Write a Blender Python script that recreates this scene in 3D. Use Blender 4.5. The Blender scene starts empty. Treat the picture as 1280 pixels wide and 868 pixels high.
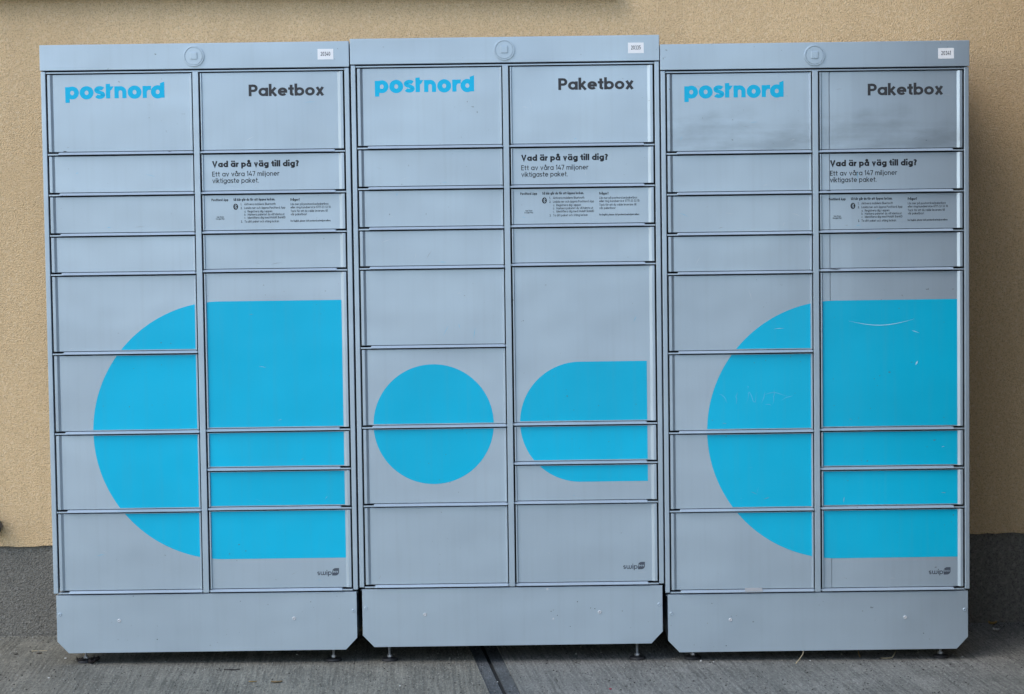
import bpy, bmesh, math, random
from mathutils import Matrix, Vector

# ------------------------------------------------------------------ camera, sky, sun, exposure
S = bpy.context.scene
COL = S.collection
random.seed(7)

CAM_D, CAM_H, PITCH, ROLL = 8.1555, 1.5526, 0.0654, 0.0135
cam_data = bpy.data.cameras.new('camera')
cam = bpy.data.objects.new('camera', cam_data)
COL.objects.link(cam)
cam_data.sensor_fit = 'HORIZONTAL'
cam_data.sensor_width = 36.0
cam_data.lens = 36.0 * 3200 / 1280
cam_data.clip_start = 0.1
cam_data.clip_end = 500
cam.matrix_world = (Matrix.Translation((0, -CAM_D, CAM_H))
                    @ Matrix.Rotation(math.pi / 2 - PITCH, 4, 'X')
                    @ Matrix.Rotation(-ROLL, 4, 'Z'))
S.camera = cam

SUN_AZ, SUN_EL = math.radians(234), math.radians(46)     # azimuth clockwise from +Y
world = bpy.data.worlds.new('World')
S.world = world
world.use_nodes = True
wn = world.node_tree.nodes
sky = wn.new('ShaderNodeTexSky')
sky.sky_type = 'NISHITA'
sky.sun_disc = False
sky.sun_elevation = SUN_EL
sky.sun_rotation = SUN_AZ
sky.air_density = 1.0
sky.dust_density = 1.0
sky.ozone_density = 1.0
world.node_tree.links.new(sky.outputs[0], wn['Background'].inputs[0])
wn['Background'].inputs[1].default_value = 0.14

sun_data = bpy.data.lights.new('sun', 'SUN')
sun_data.energy = 0.5
sun_data.angle = math.radians(38)
sun_data.color = (1.0, 0.97, 0.93)
sun = bpy.data.objects.new('sun', sun_data)
COL.objects.link(sun)
to_sun = Vector((math.sin(SUN_AZ) * math.cos(SUN_EL), math.cos(SUN_AZ) * math.cos(SUN_EL), math.sin(SUN_EL)))
sun.rotation_euler = to_sun.to_track_quat('Z', 'Y').to_euler()
sun.location = to_sun * 12

S.view_settings.view_transform = 'Standard'
S.view_settings.look = 'None'
S.view_settings.gamma = 1.0
S.view_settings.exposure = 1.18
S.view_settings.use_curve_mapping = False

S.cycles.max_bounces = 6
S.cycles.diffuse_bounces = 3
S.cycles.glossy_bounces = 3

# ------------------------------------------------------------------ material helpers
def new_mat(name):
    m = bpy.data.materials.new(name)
    m.use_nodes = True
    nt = m.node_tree
    return m, nt, nt.nodes['Principled BSDF']

def N(nt, t, **kw):
    n = nt.nodes.new(t)
    for k, v in kw.items():
        setattr(n, k, v)
    return n

def L(nt, a, b):
    nt.links.new(a, b)

def coords(nt, scale=(1, 1, 1), rot=(0, 0, 0), kind='Object', loc=(0, 0, 0)):
    c = N(nt, 'ShaderNodeTexCoord')
    m = N(nt, 'ShaderNodeMapping')
    m.inputs['Scale'].default_value = scale
    m.inputs['Rotation'].default_value = rot
    m.inputs['Location'].default_value = loc
    L(nt, c.outputs[kind], m.inputs['Vector'])
    return m.outputs[0]

def geo_coords(nt, scale=(1, 1, 1), rot=(0, 0, 0)):
    c = N(nt, 'ShaderNodeNewGeometry')
    m = N(nt, 'ShaderNodeMapping')
    m.inputs['Scale'].default_value = scale
    m.inputs['Rotation'].default_value = rot
    L(nt, c.outputs['Position'], m.inputs['Vector'])
    return m.outputs[0]

def rotated(nt, ang, scale):
    """world position turned about Z first, stretched afterwards"""
    m = N(nt, 'ShaderNodeMapping')
    m.inputs['Scale'].default_value = scale
    L(nt, geo_coords(nt, (1, 1, 1), (0, 0, ang)), m.inputs['Vector'])
    return m.outputs[0]

def noise(nt, vec, scale, detail=2.0, rough=0.5):
    n = N(nt, 'ShaderNodeTexNoise')
    n.inputs['Scale'].default_value = scale
    n.inputs['Detail'].default_value = detail
    n.inputs['Roughness'].default_value = rough
    L(nt, vec, n.inputs['Vector'])
    return n.outputs[0]

def ramp(nt, fac, stops):
    r = N(nt, 'ShaderNodeValToRGB')
    e = r.color_ramp.elements
    while len(e) < len(stops):
        e.new(0.5)
    for i, (p, c) in enumerate(stops):
        e[i].position = p
        e[i].color = (c, c, c, 1) if isinstance(c, (int, float)) else (*c, 1)
    L(nt, fac, r.inputs[0])
    return r.outputs[0]

def mix(nt, fac, a, b, mode='MIX'):
    m = N(nt, 'ShaderNodeMix', data_type='RGBA', blend_type=mode)
    if isinstance(fac, (int, float)):
        m.inputs[0].default_value = fac
    else:
        L(nt, fac, m.inputs[0])
    for i, v in ((6, a), (7, b)):
        if isinstance(v, (tuple, list)):
            m.inputs[i].default_value = (*v[:3], 1)
        else:
            L(nt, v, m.inputs[i])
    return m.outputs[2]

def math_n(nt, op, a, b=None):
    m = N(nt, 'ShaderNodeMath', operation=op)
    for i, v in ((0, a), (1, b)):
        if v is None:
            continue
        if isinstance(v, (int, float)):
            m.inputs[i].default_value = v
        else:
            L(nt, v, m.inputs[i])
    return m.outputs[0]

def bump(nt, height, strength, dist, prev=None):
    b = N(nt, 'ShaderNodeBump')
    b.inputs['Strength'].default_value = strength
    b.inputs['Distance'].default_value = dist
    L(nt, height, b.inputs['Height'])
    if prev is not None:
        L(nt, prev, b.inputs['Normal'])
    return b.outputs[0]

M = {}

# ------------------------------------------------------------------ materials
PAINT = (0.495, 0.585, 0.655)
BLUE = (0.001, 0.48, 0.70)

def paint_material(name, base, metallic, rough, smudge=False, dirt=0.10, streaky=0.4):
    m, nt, p = new_mat(name)
    g = geo_coords(nt)
    cloud = noise(nt, g, 2.3, 3, 0.6)
    fine = noise(nt, g, 45, 3, 0.6)
    streak = noise(nt, geo_coords(nt, (60, 10, 2.2)), 1.0, 3, 0.55)
    col = mix(nt, ramp(nt, cloud, [(0.3, 0.0), (0.75, 1.0)]), base, tuple(c * (1 - dirt) for c in base))
    col = mix(nt, math_n(nt, 'MULTIPLY', ramp(nt, streak, [(0.5, 0.0), (0.78, 1.0)]), dirt * streaky), col, (0.20, 0.20, 0.19))
    spots = ramp(nt, noise(nt, g, 95, 1, 0.4), [(0.77, 0.0), (0.80, 1.0)])
    spotmask = ramp(nt, noise(nt, g, 3.1, 2, 0.5), [(0.46, 0.0), (0.60, 0.6)])
    col = mix(nt, math_n(nt, 'MULTIPLY', spots, spotmask), col, (0.10, 0.10, 0.10))
    info = N(nt, 'ShaderNodeObjectInfo')
    var = N(nt, 'ShaderNodeHueSaturation')
    L(nt, math_n(nt, 'ADD', math_n(nt, 'MULTIPLY', info.outputs['Random'], 0.06), 0.97), var.inputs['Value'])
    L(nt, col, var.inputs['Color'])
    col = var.outputs[0]
    if smudge:
        o = coords(nt)
        sx = noise(nt, coords(nt, (4.5, 1, 17)), 1.0, 4, 0.6)
        warp = noise(nt, coords(nt, (5, 1, 5)), 1.0, 2, 0.5)
        sep = N(nt, 'ShaderNodeSeparateXYZ')
        L(nt, o, sep.inputs[0])
        zz = math_n(nt, 'ADD', sep.outputs['Z'], math_n(nt, 'MULTIPLY', math_n(nt, 'SUBTRACT', warp, 0.5), 0.16))
        band = N(nt, 'ShaderNodeMapRange', interpolation_type='SMOOTHSTEP')
        L(nt, zz, band.inputs[0])
        band.inputs[1].default_value = 0.135
        band.inputs[2].default_value = 0.095
        band.inputs[3].default_value = 0.0
        band.inputs[4].default_value = 1.0
        k = math_n(nt, 'MULTIPLY', band.outputs[0], ramp(nt, sx, [(0.38, 0.0), (0.66, 1.0)]))
        col = mix(nt, math_n(nt, 'MULTIPLY', k, 0.34), col, (0.13, 0.15, 0.165))
    L(nt, col, p.inputs['Base Color'])
    p.inputs['Metallic'].default_value = metallic
    p.inputs['Specular IOR Level'].default_value = 0.5 if metallic else 0.3
    L(nt, math_n(nt, 'ADD', math_n(nt, 'MULTIPLY', cloud, 0.10), rough), p.inputs['Roughness'])
    big = noise(nt, geo_coords(nt, (5, 1, 7)), 1.0, 1, 0.4)
    b1 = bump(nt, big, 0.22, 0.010)
    L(nt, bump(nt, fine, 0.05, 0.0006, b1), p.inputs['Normal'])
    return m

M['paint'] = paint_material('grey_blue_paint', PAINT, 0.6, 0.33, dirt=0.15)
M['smudge'] = paint_material('grey_blue_paint_smudged', PAINT, 0.6, 0.33, True, dirt=0.15)
M['lip'] = paint_material('grey_blue_paint_lit_lip', tuple(c * 0.9 for c in PAINT), 0.4, 0.42, dirt=0.18)  # same paint as the doors, less metallic so the lips look brighter lit
M['blue'] = paint_material('cyan_vinyl', BLUE, 0.0, 0.27, dirt=0.13)
M['blue_text'] = paint_material('cyan_vinyl_letters', (0.002, 0.48, 0.74), 0.0, 0.35, dirt=0.02)

def plain(name, col, rough=0.5, metallic=0.0, var=0.12, scale=60):
    m, nt, p = new_mat(name)
    n = noise(nt, coords(nt), scale, 3, 0.6)
    c = mix(nt, ramp(nt, n, [(0.3, 0.0), (0.7, 1.0)]), col, tuple(x * (1 - var) for x in col))
    L(nt, c, p.inputs['Base Color'])
    p.inputs['Roughness'].default_value = rough
    p.inputs['Metallic'].default_value = metallic
    return m

M['black_text'] = plain('black_print', (0.012, 0.014, 0.018), 0.65)
M['grey_text'] = plain('charcoal_print', (0.038, 0.040, 0.044), 0.65)
M['logo_text'] = plain('slate_print', (0.07, 0.085, 0.11), 0.45)
M['white'] = plain('white_sticker_paper', (0.90, 0.90, 0.89), 0.5, 0, 0.04)
M['zinc'] = plain('zinc_screw', (0.50, 0.51, 0.52), 0.5, 0.9)
M['screw'] = plain('dull_zinc_screw', (0.60, 0.61, 0.62), 0.45, 0.2)
M['foot'] = plain('black_rubber', (0.02, 0.02, 0.021), 0.6)
M['void'] = plain('dark_gap_shade', (0.05, 0.052, 0.055), 0.7)  # shade behind the door gaps is put into this dark colour
M['scratch'] = plain('bare_scratch', (0.45, 0.72, 0.85), 0.5)
M['ghost'] = plain('faint_scratch', (0.075, 0.535, 0.775), 0.6)
M['chip'] = plain('dark_paint_chip', (0.035, 0.035, 0.04), 0.7)
M['pale'] = plain('pale_scuff', (0.66, 0.68, 0.70), 0.7)
M['tape'] = plain('grey_tape', (0.30, 0.31, 0.31), 0.6)
M['sill'] = plain('brown_metal_sill', (0.05, 0.032, 0.02), 0.5)
M['fixture'] = plain('dark_blue_grey_metal', (0.05, 0.06, 0.08), 0.4, 0.5)
M['straw'] = plain('dry_straw', (0.42, 0.35, 0.22), 0.8, 0, 0.25)
M['leaf'] = plain('dry_leaf', (0.26, 0.17, 0.07), 0.8, 0, 0.4)
M['leaf_yellow'] = plain('yellow_leaf', (0.42, 0.27, 0.08), 0.8, 0, 0.4)
M['leaf_dark'] = plain('rotten_leaf', (0.035, 0.026, 0.024), 0.85, 0, 0.4)
M['crumb'] = plain('white_crumb', (0.62, 0.62, 0.58), 0.8, 0, 0.2)
M['red'] = plain('red_scrap', (0.30, 0.02, 0.05), 0.6, 0, 0.2)
M['filler'] = plain('joint_dirt', (0.018, 0.018, 0.016), 0.95, 0, 0.6, 160)

def stucco(name, c_main, c_dark, c_light, grain, strength):
    m, nt, p = new_mat(name)
    g = geo_coords(nt)
    n1 = noise(nt, g, grain, 3, 0.65)
    n2 = noise(nt, g, grain * 0.45, 2, 0.5)
    v = N(nt, 'ShaderNodeTexVoronoi', feature='F1')
    v.inputs['Scale'].default_value = grain * 0.9
    v.inputs['Randomness'].default_value = 1.0
    L(nt, g, v.inputs['Vector'])
    big = noise(nt, g, 1.3, 4, 0.6)
    drip = noise(nt, geo_coords(nt, (9, 1, 0.8)), 1.0, 3, 0.6)
    col = mix(nt, ramp(nt, n1, [(0.34, 0.0), (0.52, 1.0)]), c_dark, c_main)
    col = mix(nt, ramp(nt, n2, [(0.52, 0.0), (0.72, 0.7)]), col, c_light)
    col = mix(nt, math_n(nt, 'MULTIPLY', ramp(nt, big, [(0.35, 0.0), (0.7, 1.0)]), 0.38), col, tuple(x * 0.72 for x in c_main))
    col = mix(nt, math_n(nt, 'MULTIPLY', ramp(nt, drip, [(0.48, 0.0), (0.75, 1.0)]), 0.22), col, tuple(x * 0.6 for x in c_main))
    L(nt, col, p.inputs['Base Color'])
    p.inputs['Roughness'].default_value = 0.92
    p.inputs['Specular IOR Level'].default_value = 0.25
    b1 = bump(nt, v.outputs['Distance'], strength, 0.004)
    L(nt, bump(nt, n1, strength, 0.005, b1), p.inputs['Normal'])
    return m

M['stucco'] = stucco('ochre_roughcast', (0.70, 0.495, 0.275), (0.44, 0.305, 0.165), (0.77, 0.59, 0.37), 220, 0.52)
M['plinth'] = stucco('grey_roughcast', (0.190, 0.178, 0.152), (0.090, 0.084, 0.073), (0.29, 0.273, 0.238), 180, 0.7)

def concrete(name, skew, tint=(0.21, 0.215, 0.20), broom=0.8):
    m, nt, p = new_mat(name)
    ang = math.atan(skew)
    g = geo_coords(nt)
    lines = noise(nt, rotated(nt, ang, (105, 2.6, 1)), 1.0, 4, 0.65)
    wide = noise(nt, rotated(nt, ang, (26, 1.2, 1)), 1.0, 2, 0.5)
    grit = noise(nt, geo_coords(nt, (150, 42, 100)), 1.0, 4, 0.72)
    blot = noise(nt, g, 5.5, 5, 0.62)
    big = noise(nt, g, 1.7, 3, 0.55)
    dark = tuple(x * 0.48 for x in tint)
    light = tuple(min(1, x * 1.45) for x in tint)
    col = mix(nt, ramp(nt, blot, [(0.3, 0.0), (0.68, 1.0)]), dark, tint)
    col = mix(nt, math_n(nt, 'MULTIPLY', ramp(nt, lines, [(0.45, 0.0), (0.60, 1.0)]), 0.6 * broom), col, light)
    col = mix(nt, math_n(nt, 'MULTIPLY', ramp(nt, lines, [(0.36, 1.0), (0.46, 0.0)]), 0.7 * broom), col, dark)
    col = mix(nt, math_n(nt, 'MULTIPLY', ramp(nt, wide, [(0.45, 0.0), (0.7, 1.0)]), 0.3), col, light)
    col = mix(nt, ramp(nt, grit, [(0.33, 0.85), (0.46, 0.0)]), col, tuple(x * 0.3 for x in tint))
    col = mix(nt, ramp(nt, grit, [(0.55, 0.0), (0.68, 0.75)]), col, tuple(min(1, x * 1.9) for x in tint))
    col = mix(nt, math_n(nt, 'MULTIPLY', ramp(nt, big, [(0.4, 0.0), (0.7, 1.0)]), 0.35), col, (0.10, 0.105, 0.09))
    L(nt, col, p.inputs['Base Color'])
    p.inputs['Roughness'].default_value = 0.85
    p.inputs['Specular IOR Level'].default_value = 0.35
    b1 = bump(nt, lines, 0.7 * broom, 0.003)
    L(nt, bump(nt, grit, 0.8, 0.006, b1), p.inputs['Normal'])
    return m

M['concrete_left'] = concrete('broomed_concrete_left', -0.04, (0.205, 0.196, 0.158))
M['concrete_right'] = concrete('broomed_concrete_right', -0.105, (0.215, 0.212, 0.188))
M['trowel'] = concrete('trowelled_concrete', -0.1, (0.105, 0.112, 0.116), 0.12)
M['asphalt'] = concrete('asphalt', 0.0, (0.06, 0.06, 0.06), 0.0)

# ------------------------------------------------------------------ mesh helpers
def link(o, parent=None):
    COL.objects.link(o)
    if parent is not None:
        o.parent = parent
    return o

def mesh_obj(name, mesh, mat, parent=None, loc=(0, 0, 0)):
    o = bpy.data.objects.new(name, mesh)
    if mat is not None and len(mesh.materials) == 0:
        mesh.materials.append(mat)
    o.location = loc
    return link(o, parent)

def bm_mesh(bm, name, smooth=False, bevel=0.0, segs=2, angle=40):
    if bevel > 0:
        bm.normal_update()
        ed = [e for e in bm.edges if len(e.link_faces) == 2 and e.calc_face_angle(0) > math.radians(angle)]
        bmesh.ops.bevel(bm, geom=ed, offset=bevel, segments=segs, affect='EDGES', profile=0.6, clamp_overlap=True)
    bmesh.ops.recalc_face_normals(bm, faces=bm.faces)
    me = bpy.data.meshes.new(name)
    bm.to_mesh(me)
    bm.free()
    if smooth:
        for p in me.polygons:
            p.use_smooth = True
    return me

def add_box(bm, x0, x1, y0, y1, z0, z1):
    v = [bm.verts.new((x, y, z)) for x in (x0, x1) for y in (y0, y1) for z in (z0, z1)]
    for f in ((0, 1, 3, 2), (4, 6, 7, 5), (0, 4, 5, 1), (2, 3, 7, 6), (0, 2, 6, 4), (1, 5, 7, 3)):
        bm.faces.new([v[i] for i in f])

def add_prism_y(bm, pts, y0, y1):
    """pts (x, z) outline, extruded between y0 and y1"""
    a = [bm.verts.new((x, y0, z)) for x, z in pts]
    b = [bm.verts.new((x, y1, z)) for x, z in pts]
    n = len(pts)
    bm.faces.new(a)
    bm.faces.new(b[::-1])
    for i in range(n):
        bm.faces.new([a[i], b[i], b[(i + 1) % n], a[(i + 1) % n]])

def add_profile_x(bm, prof, x0, x1):
    """prof (y, z) closed outline, extruded along x"""
    a = [bm.verts.new((x0, y, z)) for y, z in prof]
    b = [bm.verts.new((x1, y, z)) for y, z in prof]
    n = len(prof)
    bm.faces.new(a)
    bm.faces.new(b[::-1])
    for i in range(n):
        bm.faces.new([a[i], b[i], b[(i + 1) % n], a[(i + 1) % n]])

def add_lathe(bm, prof, c=(0, 0, 0), axis='Z', n=24):
    """prof (r, h); closed with end caps"""
    rings = []
    for r, h in prof:
        ring = []
        for i in range(n):
            t = 2 * math.pi * i / n
            if axis == 'Z':
                p = (c[0] + r * math.cos(t), c[1] + r * math.sin(t), c[2] + h)
            else:                                   # towards -Y
                p = (c[0] + r * math.cos(t), c[1] - h, c[2] + r * math.sin(t))
            ring.append(bm.verts.new(p))
        rings.append(ring)
    for a, b in zip(rings, rings[1:]):
        for i in range(n):
            bm.faces.new([a[i], a[(i + 1) % n], b[(i + 1) % n], b[i]])
    bm.faces.new(rings[0][::-1])
    bm.faces.new(rings[-1])

def empty(name, loc=(0, 0, 0)):
    o = bpy.data.objects.new(name, None)
    o.empty_display_size = 0.2
    o.location = loc
    return link(o)

def tag(o, label=None, category=None, group=None, kind=None):
    if label: o['label'] = label
    if category: o['category'] = category
    if group: o['group'] = group
    if kind: o['kind'] = kind
    return o

# ------------------------------------------------------------------ flat print: strokes, polygons, letters
def poly_faces(polys, name, y=0.0):
    """flat convex-or-simple polygons [(x, z)...] facing -Y, each a hair in front of the last"""
    bm = bmesh.new()
    for pts in polys:
        lv = getattr(pts, 'level', 0)
        vs = [bm.verts.new((x, y - 0.00003 * lv, z)) for x, z in pts]
        f = bm.faces.new(vs)
        f.normal_update()
        if f.normal.y > 0:
            f.normal_flip()
    bmesh.ops.triangulate(bm, faces=[f for f in bm.faces if len(f.verts) > 4])
    me = bpy.data.meshes.new(name)
    bm.to_mesh(me)
    bm.free()
    return me

class Poly(list):
    level = 0

def at_level(pts, k):
    p = Poly(pts)
    p.level = k
    return p

def stroke_quads(pts, w, closed=False):
    """centre line -> list of quads with mitred joints"""
    n = len(pts)
    h = w / 2
    lft, rgt = [], []
    for i in range(n):
        p = pts[i]
        if closed:
            a, b = pts[(i - 1) % n], pts[(i + 1) % n]
        else:
            a, b = pts[max(i - 1, 0)], pts[min(i + 1, n - 1)]
        def unit(u, v):
            d = math.hypot(v[0] - u[0], v[1] - u[1]) or 1e-9
            return ((v[0] - u[0]) / d, (v[1] - u[1]) / d)
        d1 = unit(a, p) if a != p else unit(p, b)
        d2 = unit(p, b) if b != p else d1
        n1, n2 = (-d1[1], d1[0]), (-d2[1], d2[0])
        mx, mz = n1[0] + n2[0], n1[1] + n2[1]
        l = math.hypot(mx, mz) or 1e-9
        mx, mz = mx / l, mz / l
        k = h / max(0.45, mx * n1[0] + mz * n1[1])
        lft.append((p[0] + mx * k, p[1] + mz * k))
        rgt.append((p[0] - mx * k, p[1] - mz * k))
    q = []
    for i in range(n if closed else n - 1):
        j = (i + 1) % n
        q.append([lft[i], rgt[i], rgt[j], lft[j]])
    return q

def arc(cx, cz, rx, rz, a0, a1, n=None):
    n = n or max(4, int(abs(a1 - a0) / 15))
    return [(cx + rx * math.cos(math.radians(a0 + (a1 - a0) * i / n)),
             cz + rz * math.sin(math.radians(a0 + (a1 - a0) * i / n))) for i in range(n + 1)]

XH, CAP, DESC = 0.72, 1.0, -0.25

def glyph(ch, w):
    """strokes (closed?, pts) and advance width; cap height 1"""
    h = w / 2
    X = XH
    r = X / 2 - h
    rw = r * 0.98
    ring = (True, arc(X / 2, X / 2, rw, r, 0, 345, 23))
    def dots(cx, gap=0.15):
        d = max(w * 0.95, 0.12)
        return [(False, [(cx + s * gap - d / 2, X + 0.2), (cx + s * gap + d / 2, X + 0.2)]) for s in (-1, 1)]
    if ch == ' ': return [], 0.26
    if ch in 'aäå':
        g = [ring, (False, [(X - h, 0), (X - h, X)])]
        if ch == 'ä': g += dots(X / 2)
        if ch == 'å': g += [(True, arc(X / 2, X + 0.2, 0.10, 0.10, 0, 330, 11))]
        return g, X
    if ch in 'oö': return [ring] + (dots(X / 2) if ch == 'ö' else []), X
    if ch == 'b': return [ring, (False, [(h, 0), (h, 1.04)])], X
    if ch == 'd': return [ring, (False, [(X - h, 0), (X - h, 1.04)])], X
    if ch == 'p': return [ring, (False, [(h, DESC), (h, X)])], X
    if ch == 'g': return [ring, (False, [(X - h, X), (X - h, 0.02)] + arc(X / 2, 0.02, rw, 0.28 - h, 0, -150))], X
    if ch == 'c': return [(False, arc(X / 2, X / 2, rw, r, 48, 312))], X * 0.9
    if ch == 'e': return [(False, arc(X / 2, X / 2, rw, r, 0, 318)), (False, [(h, X / 2), (X - h * 0.2, X / 2)])], X
    if ch == 'f': return [(False, [(0.12 + h, 0), (0.12 + h, 0.80)] + arc(0.12 + h + 0.2, 0.80, 0.2, 0.24 - h, 180, 80)), (False, [(0, X - h), (0.44, X - h)])], 0.42
    if ch in 'hnm':
        top = 1.04 if ch == 'h' else X
        W = 0.60 if ch != 'm' else 0.54
        R = (W - w) / 2
        def arch(x0):
            return (False, arc(x0 + W / 2, X - h - R, R, R, 180, 0) + [(x0 + W - h, 0)])
        g = [(False, [(h, 0), (h, top)]), arch(0)]
        if ch == 'm':
            g.append(arch(W - w)); return g, 2 * W - w
        return g, W
    if ch == 'u':
        W = 0.60; R = (W - w) / 2
        return [(False, [(h, X)] + arc(W / 2, h + R, R, R, 180, 360)), (False, [(W - h, X), (W - h, 0)])], W
    if ch == 'r': return [(False, [(h, 0), (h, X)]), (False, arc(h + 0.26, X - h - 0.26, 0.26, 0.26, 180, 90) + [(0.40, X - h)])], 0.40
    if ch in 'il':
        if ch == 'l': return [(False, [(h, 0), (h, 1.04)])], w
        return [(False, [(h, 0), (h, X)]), (False, [(h, X + 0.13), (h, X + 0.13 + max(w, 0.12))])], w
    if ch == 'j': return [(False, [(h + 0.08, X), (h + 0.08, -0.05)] + arc(h - 0.06, -0.05, 0.14, 0.17, 0, -80)), (False, [(h + 0.08, X + 0.13), (h + 0.08, X + 0.13 + max(w, 0.12))])], w + 0.08
    if ch == 'k': return [(False, [(h, 0), (h, 1.04)]), (False, [(h, X * 0.36), (0.58 - h * 0.9, X)]), (False, [(0.24, X * 0.52), (0.62 - h * 0.9, 0)])], 0.60
    if ch == 's':
        W = 0.52; rv = (X - w) / 4
        return [(False, arc(W / 2, X - h - rv, W / 2 - h, rv, 30, 270) + arc(W / 2, h + rv, W / 2 - h, rv, 90, -150)[1:])], W
    if ch == 't': return [(False, [(0.12 + h, 0.94), (0.12 + h, 0.2)] + arc(0.12 + h + 0.16, 0.18, 0.16, 0.18 - h, 180, 275)), (False, [(0, X - h), (0.42, X - h)])], 0.42
    if ch in 'vV':
        H, W = (X, 0.64) if ch == 'v' else (1.0, 0.82)
        return [(False, [(h, H), (W / 2, h * 0.7), (W - h, H)])], W
    if ch == 'w': return [(False, [(h, X), (0.28, h * .6), (0.48, X * 0.95), (0.68, h * .6), (0.96 - h, X)])], 0.96
    if ch == 'W':      # round w of the maker's name
        R = 0.21
        return [(False, [(h, X)] + arc(h + R, h + R, R, R, 180, 360) + [(h + 2 * R, X)]), (False, [(h + 2 * R, X)] + arc(h + 3 * R, h + R, R, R, 180, 360) + [(h + 4 * R, X)])], 4 * R + w
    if ch == 'x': return [(False, [(h, X), (0.64 - h, 0)]), (False, [(h, 0), (0.64 - h, X)])], 0.64
    if ch == 'y': return [(False, [(h, X), (0.33, h)]), (False, [(0.64 - h, X), (0.20, DESC)])], 0.64
    if ch == 'A': return [(False, [(h, 0), (0.41, 1 - h * 0.7), (0.82 - h, 0)]), (False, [(0.2, 0.28), (0.62, 0.28)])], 0.82
    if ch == 'B': return [(False, [(h, 0), (h, 1)]), (False, [(h, 1 - h), (0.35, 1 - h)] + arc(0.35, 0.75 - h / 2, 0.25 - h, 0.25 - h / 2, 90, -90) + [(h, 0.5)]), (False, [(0.35, 0.5)] + arc(0.37, 0.25 + h / 2, 0.27 - h, 0.25 - h / 2, 90, -90) + [(h, h)])], 0.64
    if ch == 'E': return [(False, [(0.56, 1 - h), (h, 1 - h), (h, h), (0.56, h)]), (False, [(h, 0.52), (0.52, 0.52)])], 0.56
    if ch == 'F': return [(False, [(0.54, 1 - h), (h, 1 - h), (h, 0)]), (False, [(h, 0.50), (0.48, 0.50)])], 0.52
    if ch == 'G': return [(False, arc(0.5, 0.5, 0.5 - h, 0.5 - h, 48, 345) + [(0.95 - h, 0.48), (0.55, 0.48)])], 0.95
    if ch == 'D': return [(False, [(h, 0), (h, 1)]), (False, [(h, 1 - h), (0.3, 1 - h)] + arc(0.3, 0.5, 0.46 - h, 0.5 - h, 90, -90) + [(h, h)])], 0.76
    if ch == 'I': return [(False, [(h, 0), (h, 1)])], w
    if ch == 'L': return [(False, [(h, 1), (h, h), (0.52, h)])], 0.52
    if ch == 'M': return [(False, [(h, 0), (h, 1 - h), (0.45, 0.3), (0.9 - h, 1 - h), (0.9 - h, 0)])], 0.9
    if ch == 'N': return [(False, [(h, 0), (h, 1 - h), (0.74 - h, h), (0.74 - h, 1)])], 0.74
    if ch in 'PR':
        g = [(False, [(h, 0), (h, 1)]), (False, [(h, 1 - h), (0.36, 1 - h)] + arc(0.36, 0.68, 0.30 - h, 0.32 - h, 90, -90) + [(h, 0.36 + h)])]
        if ch == 'R': g.append((False, [(0.32, 0.38), (0.62 - h, 0)]))
        return g, 0.66
    if ch == 'S':
        W = 0.62; rv = (1 - w) / 4
        return [(False, arc(W / 2, 1 - h - rv, W / 2 - h, rv, 30, 270) + arc(W / 2, h + rv, W / 2 - h, rv, 90, -150)[1:])], W
    if ch == 'T': return [(False, [(0.33, 0), (0.33, 1)]), (False, [(0, 1 - h), (0.66, 1 - h)])], 0.66
    if ch == '0': return [(True, arc(0.32, 0.5, 0.32 - h, 0.5 - h, 0, 345, 23))], 0.64
    if ch == '1': return [(False, [(0.04, 0.78), (0.30 - h, 0.97), (0.30 - h, 0)])], 0.34
    if ch == '2': return [(False, arc(0.3, 0.7, 0.3 - h, 0.3 - h, 165, -30) + [(h, h), (0.6, h)])], 0.6
    if ch == '3': return [(False, arc(0.28, 0.74, 0.26 - h, 0.26 - h, 160, -90)), (False, arc(0.28, 0.27, 0.30 - h, 0.27 - h / 2, 90, -160))], 0.58
    if ch == '4': return [(False, [(0.66, 0.28), (h, 0.28), (0.42, 1)]), (False, [(0.48, 0.55), (0.48, 0)])], 0.66
    if ch == '5': return [(False, [(0.54, 1 - h), (0.12, 1 - h), (0.08, 0.58)] + arc(0.29, 0.32, 0.30 - h, 0.32 - h, 110, -150))], 0.6
    if ch == '7': return [(False, [(0, 1 - h), (0.58 - h, 1 - h), (0.2, 0)])], 0.58
    if ch in '.,': return [(False, [(h, 0), (h, max(w, 0.12))])] + ([(False, [(h, 0.02), (0, -0.13)])] if ch == ',' else []), w
    if ch == '!': return [(False, [(h, 0), (h, max(w, 0.12))]), (False, [(h, 0.28), (h, 1)])], w
    if ch == '?': return [(False, arc(0.26, 0.73, 0.26 - h, 0.27 - h, 165, -60) + [(0.26, 0.42), (0.26, 0.26)]), (False, [(0.26, 0), (0.26, max(w, 0.12))])], 0.52
    if ch == '/': return [(False, [(0, -0.1), (0.36, 1.05)])], 0.36
    if ch == '-': return [(False, [(0, 0.36), (0.3, 0.36)])], 0.3
    return [], 0.4

def text_polys(s, cap, x0, x1, zb, w, track=0.11):
    """letters as flat polygons between x0 and x1 (x1 None: natural width), baseline zb"""
    out, pen = [], 0.0
    for ch in s:
        st, adv = glyph(ch, w)
        for lv, (closed, pts) in enumerate(st):
            for q in stroke_quads(pts, w, closed):
                out.append(at_level([(x + pen, z) for x, z in q], lv))
        pen += adv + track
    width = (pen - track) * cap
    k = (x1 - x0) / width if x1 is not None else 1.0
    return [at_level([(x0 + x * cap * k, zb + z * cap) for x, z in q], q.level) for q in out]

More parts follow.
